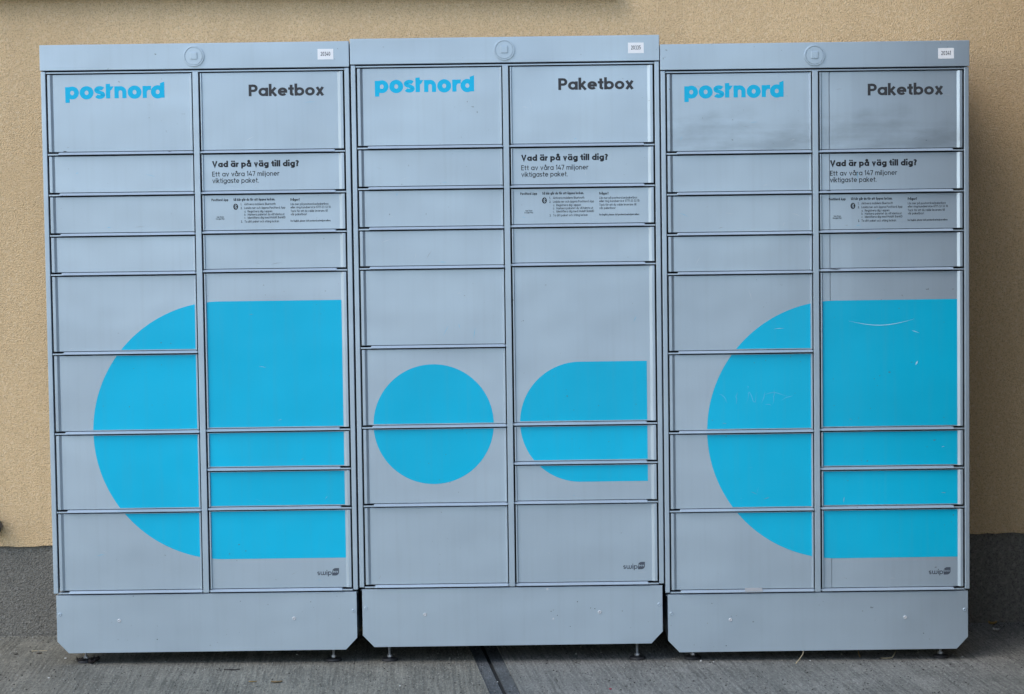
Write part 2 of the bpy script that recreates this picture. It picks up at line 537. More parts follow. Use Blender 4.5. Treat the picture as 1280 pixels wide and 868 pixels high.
def postnord_polys(x0, zb, sc):
    """the heavy lower-case word, drawn in its own units (x-height about 128)"""
    P = []
    def ring(cx, cz, ax, az, bx, bz, n=36):
        for i in range(n):
            a, b = 2 * math.pi * i / n, 2 * math.pi * (i + 1) / n
            P.append([(cx + ax * math.cos(a), cz + az * math.sin(a)), (cx + ax * math.cos(b), cz + az * math.sin(b)),
                      (cx + bx * math.cos(b), cz + bz * math.sin(b)), (cx + bx * math.cos(a), cz + bz * math.sin(a))])
    bars = [[(0, -42), (47, -42), (47, 126), (0, 126)], [(437, 0), (484, 0), (484, 157), (437, 153)],
            [(529, 0), (575, 0), (575, 128), (529, 128)], [(832, 0), (877, 0), (877, 128), (832, 128)],
            [(1021, 0), (1067, 0), (1067, 172), (1021, 156)]]
    P.extend(bars)
    ring(75, 63, 72, 69, 21, 24)
    ring(230, 63, 75, 71, 21, 24)
    P.extend(stroke_quads(arc(371, 90, 38, 22, 25, 262) + arc(371, 38, 38, 22, 82, -158)[1:], 41))
    P.append([(484, 128), (522, 128), (498, 90), (484, 82)])
    P.extend(stroke_quads(arc(594, 66, 42, 41, 175, 0, 14) + [(636, 0)], 45))
    ring(746, 63, 75, 71, 21, 24)
    P.extend(stroke_quads(arc(900, 66, 40, 42, 170, 82, 8) + [(924, 107)], 43))
    ring(994, 63, 73, 71, 21, 24)
    # bars lie on level 1, rings and arches on level 0
    return [at_level([(x0 + x * sc, zb + z * sc) for x, z in q], 1 if q in bars else 0) for q in P]

def clip_rect(poly, x0, x1, z0, z1):
    def cut(pts, inside, inter):
        out = []
        for i in range(len(pts)):
            a, b = pts[i - 1], pts[i]
            if inside(b):
                if not inside(a): out.append(inter(a, b))
                out.append(b)
            elif inside(a):
                out.append(inter(a, b))
        return out
    def ix(v):
        return lambda a, b: (v, a[1] + (b[1] - a[1]) * (v - a[0]) / (b[0] - a[0]))
    def iz(v):
        return lambda a, b: (a[0] + (b[0] - a[0]) * (v - a[1]) / (b[1] - a[1]), v)
    for ins, it in ((lambda p: p[0] >= x0, ix(x0)), (lambda p: p[0] <= x1, ix(x1)),
                    (lambda p: p[1] >= z0, iz(z0)), (lambda p: p[1] <= z1, iz(z1))):
        if not poly: return []
        poly = cut(poly, ins, it)
    return poly

# ------------------------------------------------------------------ ground, pavement slabs, building
WALL_Y = 0.62

def gz(x, y):
    t = min(1.0, max(0.0, 1 - y / WALL_Y))
    return -0.0085 * max(-3.5, min(3.5, x)) * t

def joint_x(y):
    return -0.0815 - 0.0963 * y

def ground_strip(name, fx0, fx1, y0, y1, mat, parent=None, depth=0.14, nx=14, ny=14, dz=0.0):
    bm = bmesh.new()
    top = [[None] * (ny + 1) for _ in range(nx + 1)]
    for i in range(nx + 1):
        for j in range(ny + 1):
            y = y0 + (y1 - y0) * j / ny
            x = fx0(y) + (fx1(y) - fx0(y)) * i / nx
            top[i][j] = bm.verts.new((x, y, gz(x, y) + dz))
    for i in range(nx):
        for j in range(ny):
            bm.faces.new([top[i][j], top[i + 1][j], top[i + 1][j + 1], top[i][j + 1]])
    ring = ([top[i][0] for i in range(nx)] + [top[nx][j] for j in range(ny)]
            + [top[i][ny] for i in range(nx, 0, -1)] + [top[0][j] for j in range(ny, 0, -1)])
    low = [bm.verts.new((v.co.x, v.co.y, -depth)) for v in ring]
    for k in range(len(ring)):
        bm.faces.new([ring[k], low[k], low[(k + 1) % len(ring)], ring[(k + 1) % len(ring)]])
    return mesh_obj(name, bm_mesh(bm, name), mat, parent)

bm = bmesh.new()
vs = [bm.verts.new(p) for p in ((-200, -200, -0.13), (200, -200, -0.13), (200, 200, -0.13), (-200, 200, -0.13))]
bm.faces.new(vs)
tag(mesh_obj('ground', bm_mesh(bm, 'ground'), M['asphalt']), kind='structure')

FRONT = -3.6
slab_l = ground_strip('pavement_slab', lambda y: -3.4, lambda y: joint_x(y) - 0.0475, FRONT, WALL_Y - 0.005, M['concrete_left'])
tag(slab_l, kind='structure')
ground_strip('trowelled_border', lambda y: joint_x(y) - 0.0468, lambda y: joint_x(y) - 0.0070, FRONT, WALL_Y - 0.005, M['trowel'], slab_l, dz=-0.0045, nx=2)
slab_r = ground_strip('pavement_slab', lambda y: joint_x(y) + 0.0475, lambda y: 3.4, FRONT, WALL_Y - 0.005, M['concrete_right'])
tag(slab_r, kind='structure')
ground_strip('trowelled_border', lambda y: joint_x(y) + 0.0070, lambda y: joint_x(y) + 0.0468, FRONT, WALL_Y - 0.005, M['trowel'], slab_r, dz=-0.0045, nx=2)
ground_strip('joint_filler', lambda y: joint_x(y) - 0.0068, lambda y: joint_x(y) + 0.0068, FRONT, WALL_Y - 0.005, M['filler'], slab_r, dz=-0.012, nx=1)

building = empty('building', (0, WALL_Y, 0))
tag(building, 'ochre roughcast building wall with dark grey plinth behind the three lockers', 'building')
PL_TOP = 0.312

def rough_wall(name, x0, x1, z0, z1, y_front, y_back, mat, wobble):
    """wall slab whose lower edge is a little uneven, in building coordinates"""
    bm = bmesh.new()
    n = 260
    f0, f1, b0, b1 = [], [], [], []
    for i in range(n + 1):
        x = x0 + (x1 - x0) * i / n
        dz = wobble * (random.random() - 0.5)
        f0.append(bm.verts.new((x, y_front, z0 + dz)))
        f1.append(bm.verts.new((x, y_front, z1)))
        b0.append(bm.verts.new((x, y_back, z0 + dz)))
        b1.append(bm.verts.new((x, y_back, z1)))
    for i in range(n):
        bm.faces.new([f0[i], f0[i + 1], f1[i + 1], f1[i]])
        bm.faces.new([b0[i], b0[i + 1], f0[i + 1], f0[i]])
        bm.faces.new([f1[i], f1[i + 1], b1[i + 1], b1[i]])
        bm.faces.new([b0[i], b1[i], b1[i + 1], b0[i + 1]])
    bm.faces.new([f0[0], f1[0], b1[0], b0[0]])
    bm.faces.new([f0[n], b0[n], b1[n], f1[n]])
    return mesh_obj(name, bm_mesh(bm, name), mat, building)

rough_wall('plaster_wall', -4.5, 3.2, PL_TOP, 6.0, -0.012, 0.3, M['stucco'], 0.006)
bm = bmesh.new()
add_box(bm, -4.5, 3.2, 0.0, 0.28, -0.12, PL_TOP + 0.02)
mesh_obj('plinth', bm_mesh(bm, 'plinth'), M['plinth'], building)
# tall side wall and screen wall, added out of view to shade the right side
SIDE_X, SIDE_F, SIDE_H = 2.3, -4.2, 4.2
SCREEN_Y, SCREEN_H = -1.45, 4.0
bm = bmesh.new()
add_box(bm, SIDE_X, SIDE_X + 0.25, SIDE_F, -0.014, -0.12, SIDE_H)
mesh_obj('side_shade_blocker', bm_mesh(bm, 'side_shade_blocker'), M['plinth'], building)

bm = bmesh.new()
add_box(bm, 1.385, SIDE_X - 0.004, SCREEN_Y - 0.2 - WALL_Y, SCREEN_Y - WALL_Y, -0.12, SCREEN_H)
mesh_obj('screen_shade_blocker', bm_mesh(bm, 'screen_shade_blocker'), M['plinth'], building)  # unseen screen, put in to keep light off the right locker

# metal sill at the top edge of the frame
bm = bmesh.new()
add_profile_x(bm, [(0, 0), (-0.055, 0.004), (-0.055, 0.03), (0, 0.045)], -2.2, 0.375)
sill = mesh_obj('window_sill', bm_mesh(bm, 'window_sill', bevel=0.002), M['sill'], building, (0, -0.012, 2.1665))
sill.rotation_euler = (0, 0.0132, 0)

# small fixture cut off by the left edge of the picture
bm = bmesh.new()
add_lathe(bm, [(0.028, 0.0), (0.030, 0.006), (0.030, 0.050), (0.024, 0.058)], axis='Y', n=6)
add_box(bm, -0.008, 0.008, -0.05, -0.03, 0.028, 0.052)
fx = mesh_obj('wall_fixture', bm_mesh(bm, 'wall_fixture', bevel=0.003), M['fixture'], None, (-1.789, WALL_Y - 0.013, 0.385))
tag(fx, 'small dark rounded fixture on the ochre wall, cut off by the left picture edge', 'fixture')

# ------------------------------------------------------------------ parcel lockers
# local frame: x right from the left edge, y back (0 = face of the posts), z up from the cabinet's top edge (negative)
W = 0.98
DEPTH = 0.56
SEAM_L = [0.3413, 0.4706, 0.5990, 0.7240, 0.9770, 1.2330, 1.4855, 1.7475]
SEAM_R = [0.3413, 0.4706, 0.5965, 0.7195, 1.2300, 1.3560, 1.4830, 1.7475]
TOP_RAIL = 0.0905
COLS = ((0.0212, 0.4787, 'L'), (0.5058, 0.9585, 'R'))
PANEL_Y, STRIP_Y = 0.0085, 0.0025

def door_mesh(w, hgt, side, crease=None):
    """door tray: origin at its lower left corner; hinge strip on the outer side, lip along the bottom"""
    hs = [0.0, 0.0088, 0.0168]                    # hinge strip, end of slope
    ns = [0.0, 0.0040, 0.0056]                    # narrow strip on the lock side
    if side == 'L':
        xs = [(hs[0], STRIP_Y), (hs[1], STRIP_Y), (hs[2], PANEL_Y)]
        xe = [(w - ns[2], PANEL_Y), (w - ns[1], STRIP_Y), (w, STRIP_Y)]
    else:
        xs = [(ns[0], STRIP_Y), (ns[1], STRIP_Y), (ns[2], PANEL_Y)]
        xe = [(w - hs[2], PANEL_Y), (w - hs[1], STRIP_Y), (w, STRIP_Y)]
    mid = []
    if crease:
        mid = [(crease - 0.0016, PANEL_Y), (crease, PANEL_Y + 0.0012), (crease + 0.0700, PANEL_Y)]
    prof = xs + mid + xe
    prof = [(0.0, 0.024)] + prof + [(w, 0.024)]
    bm = bmesh.new()
    lo = [bm.verts.new((x, y, 0.0)) for x, y in prof]
    hi = [bm.verts.new((x, y, hgt)) for x, y in prof]
    for i in range(len(prof) - 1):
        bm.faces.new([lo[i], lo[i + 1], hi[i + 1], hi[i]])
    bm.faces.new([hi[0]] + hi[1:])
    bm.faces.new(lo[::-1])
    bm.faces.new([lo[0], hi[0], hi[-1], lo[-1]])
    me = bm_mesh(bm, 'door', bevel=0.0009, segs=2, angle=18)
    for p in me.polygons:
        p.use_smooth = False
    return me

def lip_mesh(x0, x1, cut0, cut1):
    """folded lip under a door: slopes outwards, hem at the bottom; cut corners"""
    bm = bmesh.new()
    prof = [(PANEL_Y - 0.0010, 0.0020), (-0.0040, -0.0042), (-0.0040, -0.0060), (0.0068, -0.0060), (0.0100, 0.0012)]
    a = [bm.verts.new((x0 + (cut0 if k == 0 else 0), y, z)) for k, (y, z) in enumerate(prof)]
    b = [bm.verts.new((x1 - (cut1 if k == 0 else 0), y, z)) for k, (y, z) in enumerate(prof)]
    n = len(prof)
    bm.faces.new(a)
    bm.faces.new(b[::-1])
    for i in range(n):
        bm.faces.new([a[i], b[i], b[(i + 1) % n], a[(i + 1) % n]])
    return bm_mesh(bm, 'lip', bevel=0.0007, segs=2, angle=20)

_cache = {}
def cached(key, fn):
    if key not in _cache:
        _cache[key] = fn()
    return _cache[key]

def shape_big():
    """D-shaped panel: half disc on the left, squared off on the right"""
    R, cx, cz = 0.4145, 0.5545, -1.2345
    return [(0.9425, cz + R)] + [(cx + R * math.cos(math.radians(a)), cz + R * math.sin(math.radians(a))) for a in [90 + i * 1.5 for i in range(121)]] + [(0.9425, cz - R)]

def shape_disc():
    return [(0.2467 + 0.1925 * math.cos(math.radians(a)), -1.2295 + 0.1925 * math.sin(math.radians(a))) for a in range(0, 360, 3)]

def shape_pill():
    R, cx, cz = 0.1930, 0.7165, -1.2280
    return [(0.9310, cz + R)] + [(cx + R * math.cos(math.radians(a)), cz + R * math.sin(math.radians(a))) for a in range(90, 271, 3)] + [(0.9310, cz - R)]

def info_polys():
    P = []
    c = 0.0073
    def t(s, x0, x1, d, cap, w): P.extend(text_polys(s, cap, x0, x1, -d, w))
    t('PostNord App', 0.5338, 0.5872, 0.5005, 0.0080, 0.25)
    t('App Store', 0.5490, 0.5715, 0.5530, 0.0048, 0.17)
    t('Google Play', 0.5460, 0.5740, 0.5592, 0.0048, 0.17)
    t('Så här går du för att öppna luckan.', 0.6037, 0.7360, 0.5005, 0.0082, 0.25)
    t('1.', 0.6262, 0.6300, 0.5148, c, 0.2)
    t('Aktivera mobilens Bluetooth', 0.6375, 0.7375, 0.5148, c, 0.155)
    t('2.', 0.6262, 0.6310, 0.5268, c, 0.2)
    t('Ladda ner och öppna PostNord App', 0.6375, 0.7680, 0.5268, c, 0.155)
    t('a.', 0.6375, 0.6425, 0.5378, c, 0.12)
    t('Registrera dig i appen', 0.6480, 0.7265, 0.5378, c, 0.155)
    t('b.', 0.6375, 0.6425, 0.5478, c, 0.12)
    t('Markera paketet du vill hämta ut', 0.6480, 0.7650, 0.5478, c, 0.155)
    t('c.', 0.6375, 0.6425, 0.5578, c, 0.12)
    t('Identifiera dig med Mobilt BankID', 0.6480, 0.7680, 0.5578, c, 0.155)
    t('3.', 0.6262, 0.6310, 0.5700, c, 0.2)
    t('Ta ditt paket och stäng luckan', 0.6375, 0.7475, 0.5700, c, 0.155)
    t('Frågor?', 0.7850, 0.8145, 0.5028, 0.0084, 0.25)
    t('Läs mer på postnord.se/paketbox', 0.7850, 0.9060, 0.5165, c, 0.155)
    t('eller ring kundservice 0771-33 33 10.', 0.7850, 0.9140, 0.5268, c, 0.155)
    t('Tack för att du valde leverans till', 0.7850, 0.9025, 0.5385, c, 0.155)
    t('vår paketbox!', 0.7850, 0.8360, 0.5488, c, 0.155)
    t('For English, please visit postnord.se/en/parcelbox', 0.7845, 0.9116, 0.5692, 0.0058, 0.23)
    return P

def bluetooth_polys():
    dark = [[(0.6103 + 0.0077 * math.cos(math.radians(a)), -0.5190 + 0.0098 * math.sin(math.radians(a))) for a in range(0, 360, 12)]]
    c = (0.6103, -0.5190)
    r = stroke_quads([(c[0] - 0.0036, c[1] + 0.0033), (c[0] + 0.0034, c[1] - 0.0035), (c[0], c[1] - 0.0068), (c[0], c[1] + 0.0068),
                      (c[0] + 0.0034, c[1] + 0.0035), (c[0] - 0.0036, c[1] - 0.0033)], 0.0013)
    return dark, r

def leaf_polys():
    x0, x1, z0, z1 = 0.8962, 0.9185, -1.7065, -1.6826
    r = 0.0115
    pts = [(x0, z0)]
    pts += [(x1 - r + r * math.cos(math.radians(a)), z0 + r + r * math.sin(math.radians(a))) for a in range(-90, 1, 10)]
    pts += [(x1, z1)]
    pts += [(x0 + r + r * math.cos(math.radians(a)), z1 - r + r * math.sin(math.radians(a))) for a in range(90, 181, 10)]
    return [pts]

def panel_print(name, polys, mat, door, ox, oz, y=PANEL_Y - 0.0004, key=None):
    """flat print on a door: polygons in cabinet coordinates moved into the door's own frame"""
    def build():
        return poly_faces([at_level([(x - ox, z - oz) for x, z in q], getattr(q, 'level', 0)) for q in polys], name, y)
    me = cached(key, build) if key else build()
    return mesh_obj(name, me, mat, door)

def screw_mesh():
    bm = bmesh.new()
    add_lathe(bm, [(0.0058, 0.0), (0.0058, 0.0012), (0.0048, 0.0022), (0.0030, 0.0022), (0.0024, 0.0003)], axis='Y', n=18)
    return bm_mesh(bm, 'screw', smooth=False)

def locker(x0, ztop, kind, number, label, lean=0.0):
    root = empty('parcel_locker', (x0, 0.0, ztop))
    root.rotation_euler = (0, 0, lean)
    tag(root, label, 'parcel locker', 'grey parcel lockers along the wall')
    paint = M['paint']
    # carcass: sides, top, back, floor and an inside wall coloured dark like gap shade
    bm = bmesh.new()
    add_box(bm, 0.0020, 0.0038, 0.022, DEPTH, -1.752, -0.003)
    add_box(bm, W - 0.0038, W - 0.0020, 0.022, DEPTH, -1.752, -0.003)
    add_box(bm, 0.0040, W - 0.0040, 0.022, DEPTH, -0.0055, -0.0032)
    add_box(bm, 0.0040, W - 0.0040, DEPTH - 0.004, DEPTH - 0.002, -1.75, -0.0058)
    add_box(bm, 0.0040, W - 0.0040, 0.022, DEPTH - 0.006, -1.7645, -1.7625)
    mesh_obj('carcass', bm_mesh(bm, 'carcass'), paint, root)
    bm = bmesh.new()
    add_box(bm, 0.006, W - 0.006, 0.11, 0.114, -1.76, -0.01)
    mesh_obj('inner_wall', bm_mesh(bm, 'inner_wall'), M['void'], root)
    # posts
    for a, b in ((0.0012, 0.0160), (W - 0.0160, W - 0.0012)):
        bm = bmesh.new()
        add_box(bm, a, b, 0.0, 0.0215, -1.7525, -0.0835)
        mesh_obj('corner_post', bm_mesh(bm, 'corner_post', bevel=0.0022, segs=3), paint, root)
    bm = bmesh.new()
    add_box(bm, 0.4820, 0.5005, 0.0004, 0.06, -1.7560, -0.0900)
    mesh_obj('centre_post', bm_mesh(bm, 'centre_post', bevel=0.0016, segs=3), paint, root)
    # rails behind the door lips
    bm = bmesh.new()
    add_box(bm, 0.0172, W - 0.0172, 0.0012, 0.05, -TOP_RAIL, -0.0858)
    mesh_obj('top_rail', bm_mesh(bm, 'top_rail', bevel=0.0008), paint, root)
    for seams, (ca, cb) in ((SEAM_L, (0.0172, 0.4815)), (SEAM_R, (0.5010, W - 0.0172))):
        for s in seams:
            bm = bmesh.new()
            add_box(bm, ca + (0.0365 if seams is SEAM_L else 0), cb - (0 if seams is SEAM_L else 0.0365), 0.0070, 0.05, -s - 0.0063, -s - 0.0010)
            # small tab that shows in the notch of the lip
            if seams is SEAM_L:
                add_box(bm, ca + 0.0004, ca + 0.036, 0.0010, 0.0068, -s - 0.0072, -s - 0.0026)
            else:
                add_box(bm, cb - 0.036, cb - 0.0004, 0.0010, 0.0068, -s - 0.0072, -s - 0.0026)
            mesh_obj('cross_rail', bm_mesh(bm, 'cross_rail', bevel=0.0005), paint, root)
    # header with round antenna cover and number sticker
    bm = bmesh.new()
    add_box(bm, 0.0, W, -0.0045, 0.0215, -0.0812, 0.0)
    header = mesh_obj('header_panel', bm_mesh(bm, 'header_panel', bevel=0.0018, segs=3), paint, root)
    bm = bmesh.new()
    add_lathe(bm, [(0.0325, 0.0), (0.0325, 0.0044), (0.0321, 0.0048), (0.0290, 0.0048), (0.0289, 0.0008), (0.0269, 0.0008), (0.0268, 0.0048), (0.0005, 0.0048)],
              (0.489, -0.0045, -0.0412), 'Y', 48)
    cover = mesh_obj('antenna_cover', bm_mesh(bm, 'antenna_cover'), paint, header)
    bm = bmesh.new()
    add_box(bm, 0.4775, 0.5000, -0.0118, -0.0092, -0.0510, -0.0285)
    mesh_obj('raised_square', bm_mesh(bm, 'raised_square', bevel=0.0012), paint, header)
    bm = bmesh.new()
    add_box(bm, 0.8808, 0.9308, -0.0050, -0.0044, -0.0570, -0.0236)
    mesh_obj('number_sticker', bm_mesh(bm, 'number_sticker'), M['white'], header)
    mesh_obj('sticker_number', poly_faces(text_polys(number, 0.0128, 0.8905, 0.9210, -0.0455, 0.15, 0.13), 'sticker_number', -0.0052), M['black_text'], header)
    # plinth panel with cut corners, screws, feet
    bm = bmesh.new()
    zt, zb, ch = -1.7590, -1.9468, 0.0375
    add_prism_y(bm, [(0.0085, zt), (0.9735, zt), (0.9735, zb + ch + 0.001), (0.9370, zb), (0.0450, zb), (0.0085, zb + ch + 0.001)], 0.0030, 0.0055)
    base = mesh_obj('base_panel', bm_mesh(bm, 'base_panel', bevel=0.0006), paint, root)
    for bx in (0.0095, 0.9705):
        bm = bmesh.new()
        add_box(bm, bx, bx + 0.002, 0.0060, DEPTH - 0.02, zb + ch, -1.7640)
        mesh_obj('base_side', bm_mesh(bm, 'base_side'), paint, root)
    for sx, sz, mt in ((0.0195, -1.8205, 'paint'), (0.2095, -1.8430, 'screw'), (0.7715, -1.8428, 'screw'), (0.9630, -1.8205, 'paint')):
        mesh_obj('screw', cached('screw_' + mt, screw_mesh), M[mt], base, (sx, 0.0030, sz))
    for fxx, fy in ((0.091, 0.055), (0.893, 0.055), (0.091, 0.47), (0.893, 0.47)):
        g = gz(x0 + fxx, fy) - ztop
        bm = bmesh.new()
        add_lathe(bm, [(0.026, 0.0), (0.027, 0.003), (0.024, 0.0075), (0.010, 0.0095), (0.007, 0.012)], (fxx, fy, g), 'Z', 28)
        foot = mesh_obj('levelling_foot', bm_mesh(bm, 'levelling_foot'), M['foot'], root)
        bm = bmesh.new()
        prof, z = [], 0.012
        while z < (-1.85 - g):
            prof += [(0.0048, z), (0.0040, z + 0.001)]
            z += 0.002
        add_lathe(bm, prof, (fxx, fy, g), 'Z', 12)
        add_lathe(bm, [(0.0085, 0.0122), (0.0085, 0.0185)], (fxx, fy, g), 'Z', 6)
        mesh_obj('threaded_rod', bm_mesh(bm, 'threaded_rod'), M['zinc'], foot)
    # doors
    doors = {'L': [], 'R': []}
    for (dx0, dx1, side), seams in zip(COLS, (SEAM_L, SEAM_R)):
        top = TOP_RAIL + 0.0035
        for k, s in enumerate(seams):
            hgt = (s - 0.0032) - top
            oz = -(s - 0.0032)
            crease = None
            if kind == 'smeared' and side == 'R':
                crease = 0.0315
            key = ('door', side, round(hgt, 4), crease)
            me = cached(key, lambda: door_mesh(dx1 - dx0, hgt, side, crease))
            mat = paint
            d = bpy.data.objects.new('door', me)
            if len(me.materials) == 0:
                me.materials.append(paint)
            link(d, root)
            d.location = (dx0, 0.0, oz)
            if kind == 'smeared' and k == 0:
                d.material_slots[0].link = 'OBJECT'
                d.material_slots[0].material = M['smudge']
            w = dx1 - dx0
            if side == 'L':
                lp = cached('lipL', lambda: lip_mesh(0.0295, w + 0.0005, 0.004, 0.0))
            else:
                lp = cached('lipR', lambda: lip_mesh(-0.0005, w - 0.0290, 0.0, 0.004))
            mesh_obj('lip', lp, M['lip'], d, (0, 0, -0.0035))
            # blue graphics, clipped to the flat panel of this door
            px0, px1 = (dx0 + 0.0172, dx1 - 0.0058) if side == 'L' else (dx0 + 0.0058, dx1 - 0.0170)
            pz0, pz1 = oz + 0.0030, oz + hgt - 0.0012
            shapes = [shape_disc(), shape_pill()] if kind == 'disc' else [shape_big()]
            for si, sh in enumerate(shapes):
                if kind == 'disc' and (si == 0) != (side == 'L'):
                    continue
                c = clip_rect(sh, px0, px1, pz0, pz1)
                if len(c) > 2:
                    fan = [c]
                    panel_print('blue_graphic', fan, M['blue'], d, dx0, oz)
            doors[side].append((d, dx0, oz))
            # every door hangs a touch differently
            d.rotation_euler = (random.uniform(-0.0026, 0.0026), 0, random.uniform(-0.0022, 0.0022))
            top = s + 0.0112
    d, ox, oz = doors['L'][0]
    panel_print('company_name', postnord_polys(0.0765, -0.1700, 0.3152 / 1067), M['blue_text'], d, ox, oz, key='pn')
    d['label'] = 'top left door with the blue company name'
    d, ox, oz = doors['R'][0]
    panel_print('lettering', text_polys('Paketbox', 0.0370, 0.6590, 0.8990, -0.1695, 0.205, 0.045), M['grey_text'], d, ox, oz, key='pb')
    d['label'] = 'top right door lettered Paketbox in dark grey'
    d, ox, oz = doors['R'][1]
    panel_print('slogan', text_polys('Vad är på väg till dig?', 0.0195, 0.5378, 0.8140, -0.3928, 0.245, 0.06)
                + text_polys('Ett av våra 147 miljoner', 0.0158, 0.5378, 0.7515, -0.4222, 0.14, 0.10)
                + text_polys('viktigaste paket.', 0.0158, 0.5378, 0.6855, -0.4432, 0.14, 0.10), M['black_text'], d, ox, oz, key='vad')
    d['label'] = 'narrow door with the black printed slogan'
    d, ox, oz = doors['R'][2]
    panel_print('instructions', info_polys(), M['black_text'], d, ox, oz, key='info')
    dark, rune = bluetooth_polys()
    panel_print('wireless_symbol', dark, M['black_text'], d, ox, oz, key='bt')
    panel_print('wireless_rune', rune, M['paint'], d, ox, oz, y=PANEL_Y - 0.0006, key='btr')
    d['label'] = 'narrow door with small printed instructions'
    d, ox, oz = doors['R'][7]
    panel_print('maker_name', text_polys('sWip', 0.0165, 0.8485, 0.8950, -1.7050, 0.165, 0.09), M['logo_text'], d, ox, oz, key='swip')
    panel_print('maker_leaf', leaf_polys(), M['logo_text'], d, ox, oz, key='leaf')
    panel_print('maker_leaf_text', text_polys('box', 0.0072, 0.8985, 0.9160, -1.6970, 0.18, 0.10), M['paint'], d, ox, oz, y=PANEL_Y - 0.0006, key='leafbox')
    return root, doors, base, header

bpy.context.view_layer.update()
A = locker(-1.4840, 1.9963, 'big', '20340', 'grey parcel locker numbered 20340, leftmost of the three, with large blue D shape')
B = locker(-0.5008, 2.0030, 'disc', '20335', 'middle grey parcel locker numbered 20335 with blue disc and blue half pill')
C = locker(0.4814, 1.9726, 'smeared', '20341', 'right grey parcel locker numbered 20341 with smeared top doors and scratched blue D')

# ------------------------------------------------------------------ wear on the doors
def mark(name, pts, w, mat, dinfo, y=PANEL_Y - 0.0007, taper=True):
    """scratch along pts (cabinet coordinates), thinner towards its ends"""
    d, ox, oz = dinfo
    polys = []
    n = len(pts) - 1
    for i in range(n):
        t0, t1 = i / n, (i + 1) / n
        k0 = max(0.15, math.sin(math.pi * t0)) if taper else 1
        k1 = max(0.15, math.sin(math.pi * t1)) if taper else 1
        (xa, za), (xb, zb) = pts[i], pts[i + 1]
        l = math.hypot(xb - xa, zb - za)
        nx, nz = -(zb - za) / l * w / 2, (xb - xa) / l * w / 2
        polys.append([(xa + nx * k0, za + nz * k0), (xa - nx * k0, za - nz * k0), (xb - nx * k1, zb - nz * k1), (xb + nx * k1, zb + nz * k1)])
    return panel_print(name, polys, M[mat], d, ox, oz, y=y)

dC = C[1]
big = dC['R'][4]
mark('scratch', [(0.595 + 0.21 * t, -0.882 - 0.0165 * math.sin(math.pi * t) - 0.004 * (1 - t)) for t in [i / 20 for i in range(21)]], 0.0021, 'scratch', big)
mark('scratch', [(0.796, -0.9185), (0.808, -0.9225), (0.821, -0.927)], 0.0018, 'scratch', big)
mark('scratch', [(0.808, -1.030), (0.812, -1.022), (0.815, -1.0165)], 0.005, 'scratch', big)
gr = dC['L'][5]
def wavy(pts, n=10, amp=0.003):
    """hand-drawn stroke through pts"""
    out = []
    for k in range(len(pts) - 1):
        for i in range(n):
            t = i / n
            out.append((pts[k][0] + (pts[k + 1][0] - pts[k][0]) * t + amp * math.sin(t * 3.1 + k), pts[k][1] + (pts[k + 1][1] - pts[k][1]) * t + amp * math.sin(t * 2.3 + 2 * k)))
    return out + [pts[-1]]

for pts in ([(0.178, -1.115), (0.190, -1.124), (0.207, -1.142)], [(0.236, -1.108), (0.231, -1.128), (0.236, -1.146)],
            [(0.266, -1.146), (0.273, -1.112), (0.292, -1.140), (0.303, -1.110)], [(0.314, -1.146), (0.326, -1.108)],
            [(0.350, -1.150), (0.352, -1.125), (0.357, -1.098)], [(0.318, -1.120), (0.352, -1.114), (0.398, -1.121)],
            [(0.376, -1.138), (0.395, -1.130), (0.417, -1.120)], [(0.268, -1.090), (0.271, -1.099)], [(0.325, -1.150), (0.345, -1.155)]):
    mark('faint_scratch', wavy(pts), 0.0026, 'ghost', gr)
dA, dB = A[1], B[1]
mark('paint_chip', [(0.066, -0.3365), (0.072, -0.3368), (0.079, -0.3366)], 0.0030, 'chip', dA['L'][0], y=0.0035)
mark('paint_chip', [(0.398, -0.3400), (0.404, -0.3402), (0.412, -0.3400)], 0.0022, 'chip', dA['L'][0], y=0.0002)
mark('paint_chip', [(0.533, -0.7195), (0.545, -0.7190), (0.556, -0.7198), (0.570, -0.7192)], 0.0030, 'chip', dC['R'][3], y=0.0000)
mark('paint_chip', [(0.524, -0.4700), (0.533, -0.4695), (0.541, -0.4700)], 0.0022, 'chip', dC['R'][1], y=0.0000)

# hairline scratches and handling marks scattered over the doors
for ds, cnt in ((dA, 26), (dB, 26), (dC, 40)):
    for _ in range(cnt):
        side = random.choice('LR')
        k = random.randrange(8)
        dd, ox, oz = ds[side][k]
        seams = SEAM_L if side == 'L' else SEAM_R
        z0, z1 = -seams[k] + 0.012, -(seams[k - 1] if k else TOP_RAIL) - 0.02
        xa = random.uniform(ox + 0.03, ox + 0.40)
        za = random.uniform(z0, z1)
        if random.random() < 0.45:
            za = z0 + random.uniform(0, 0.02)
        ln, an = random.uniform(0.006, 0.035), random.uniform(-0.5, 0.5) + (1.4 if random.random() < 0.3 else 0)
        xb, zb = xa + ln * math.cos(an), min(z1, max(z0, za + ln * math.sin(an)))
        mark('hairline_scratch', [(xa, za), ((xa + xb) / 2, (za + zb) / 2 + 0.001), (xb, zb)], random.uniform(0.0006, 0.0013),
             random.choice(('pale', 'tape', 'ghost')), (dd, ox, oz))

def blob(name, x, z, r, mat, parent, y):
    n = 9
    pts = [(x + r * (0.7 + 0.5 * random.random()) * math.cos(2 * math.pi * i / n), z + r * (0.7 + 0.5 * random.random()) * math.sin(2 * math.pi * i / n)) for i in range(n)]
    return mesh_obj(name, poly_faces([pts], name, y), M[mat], parent)

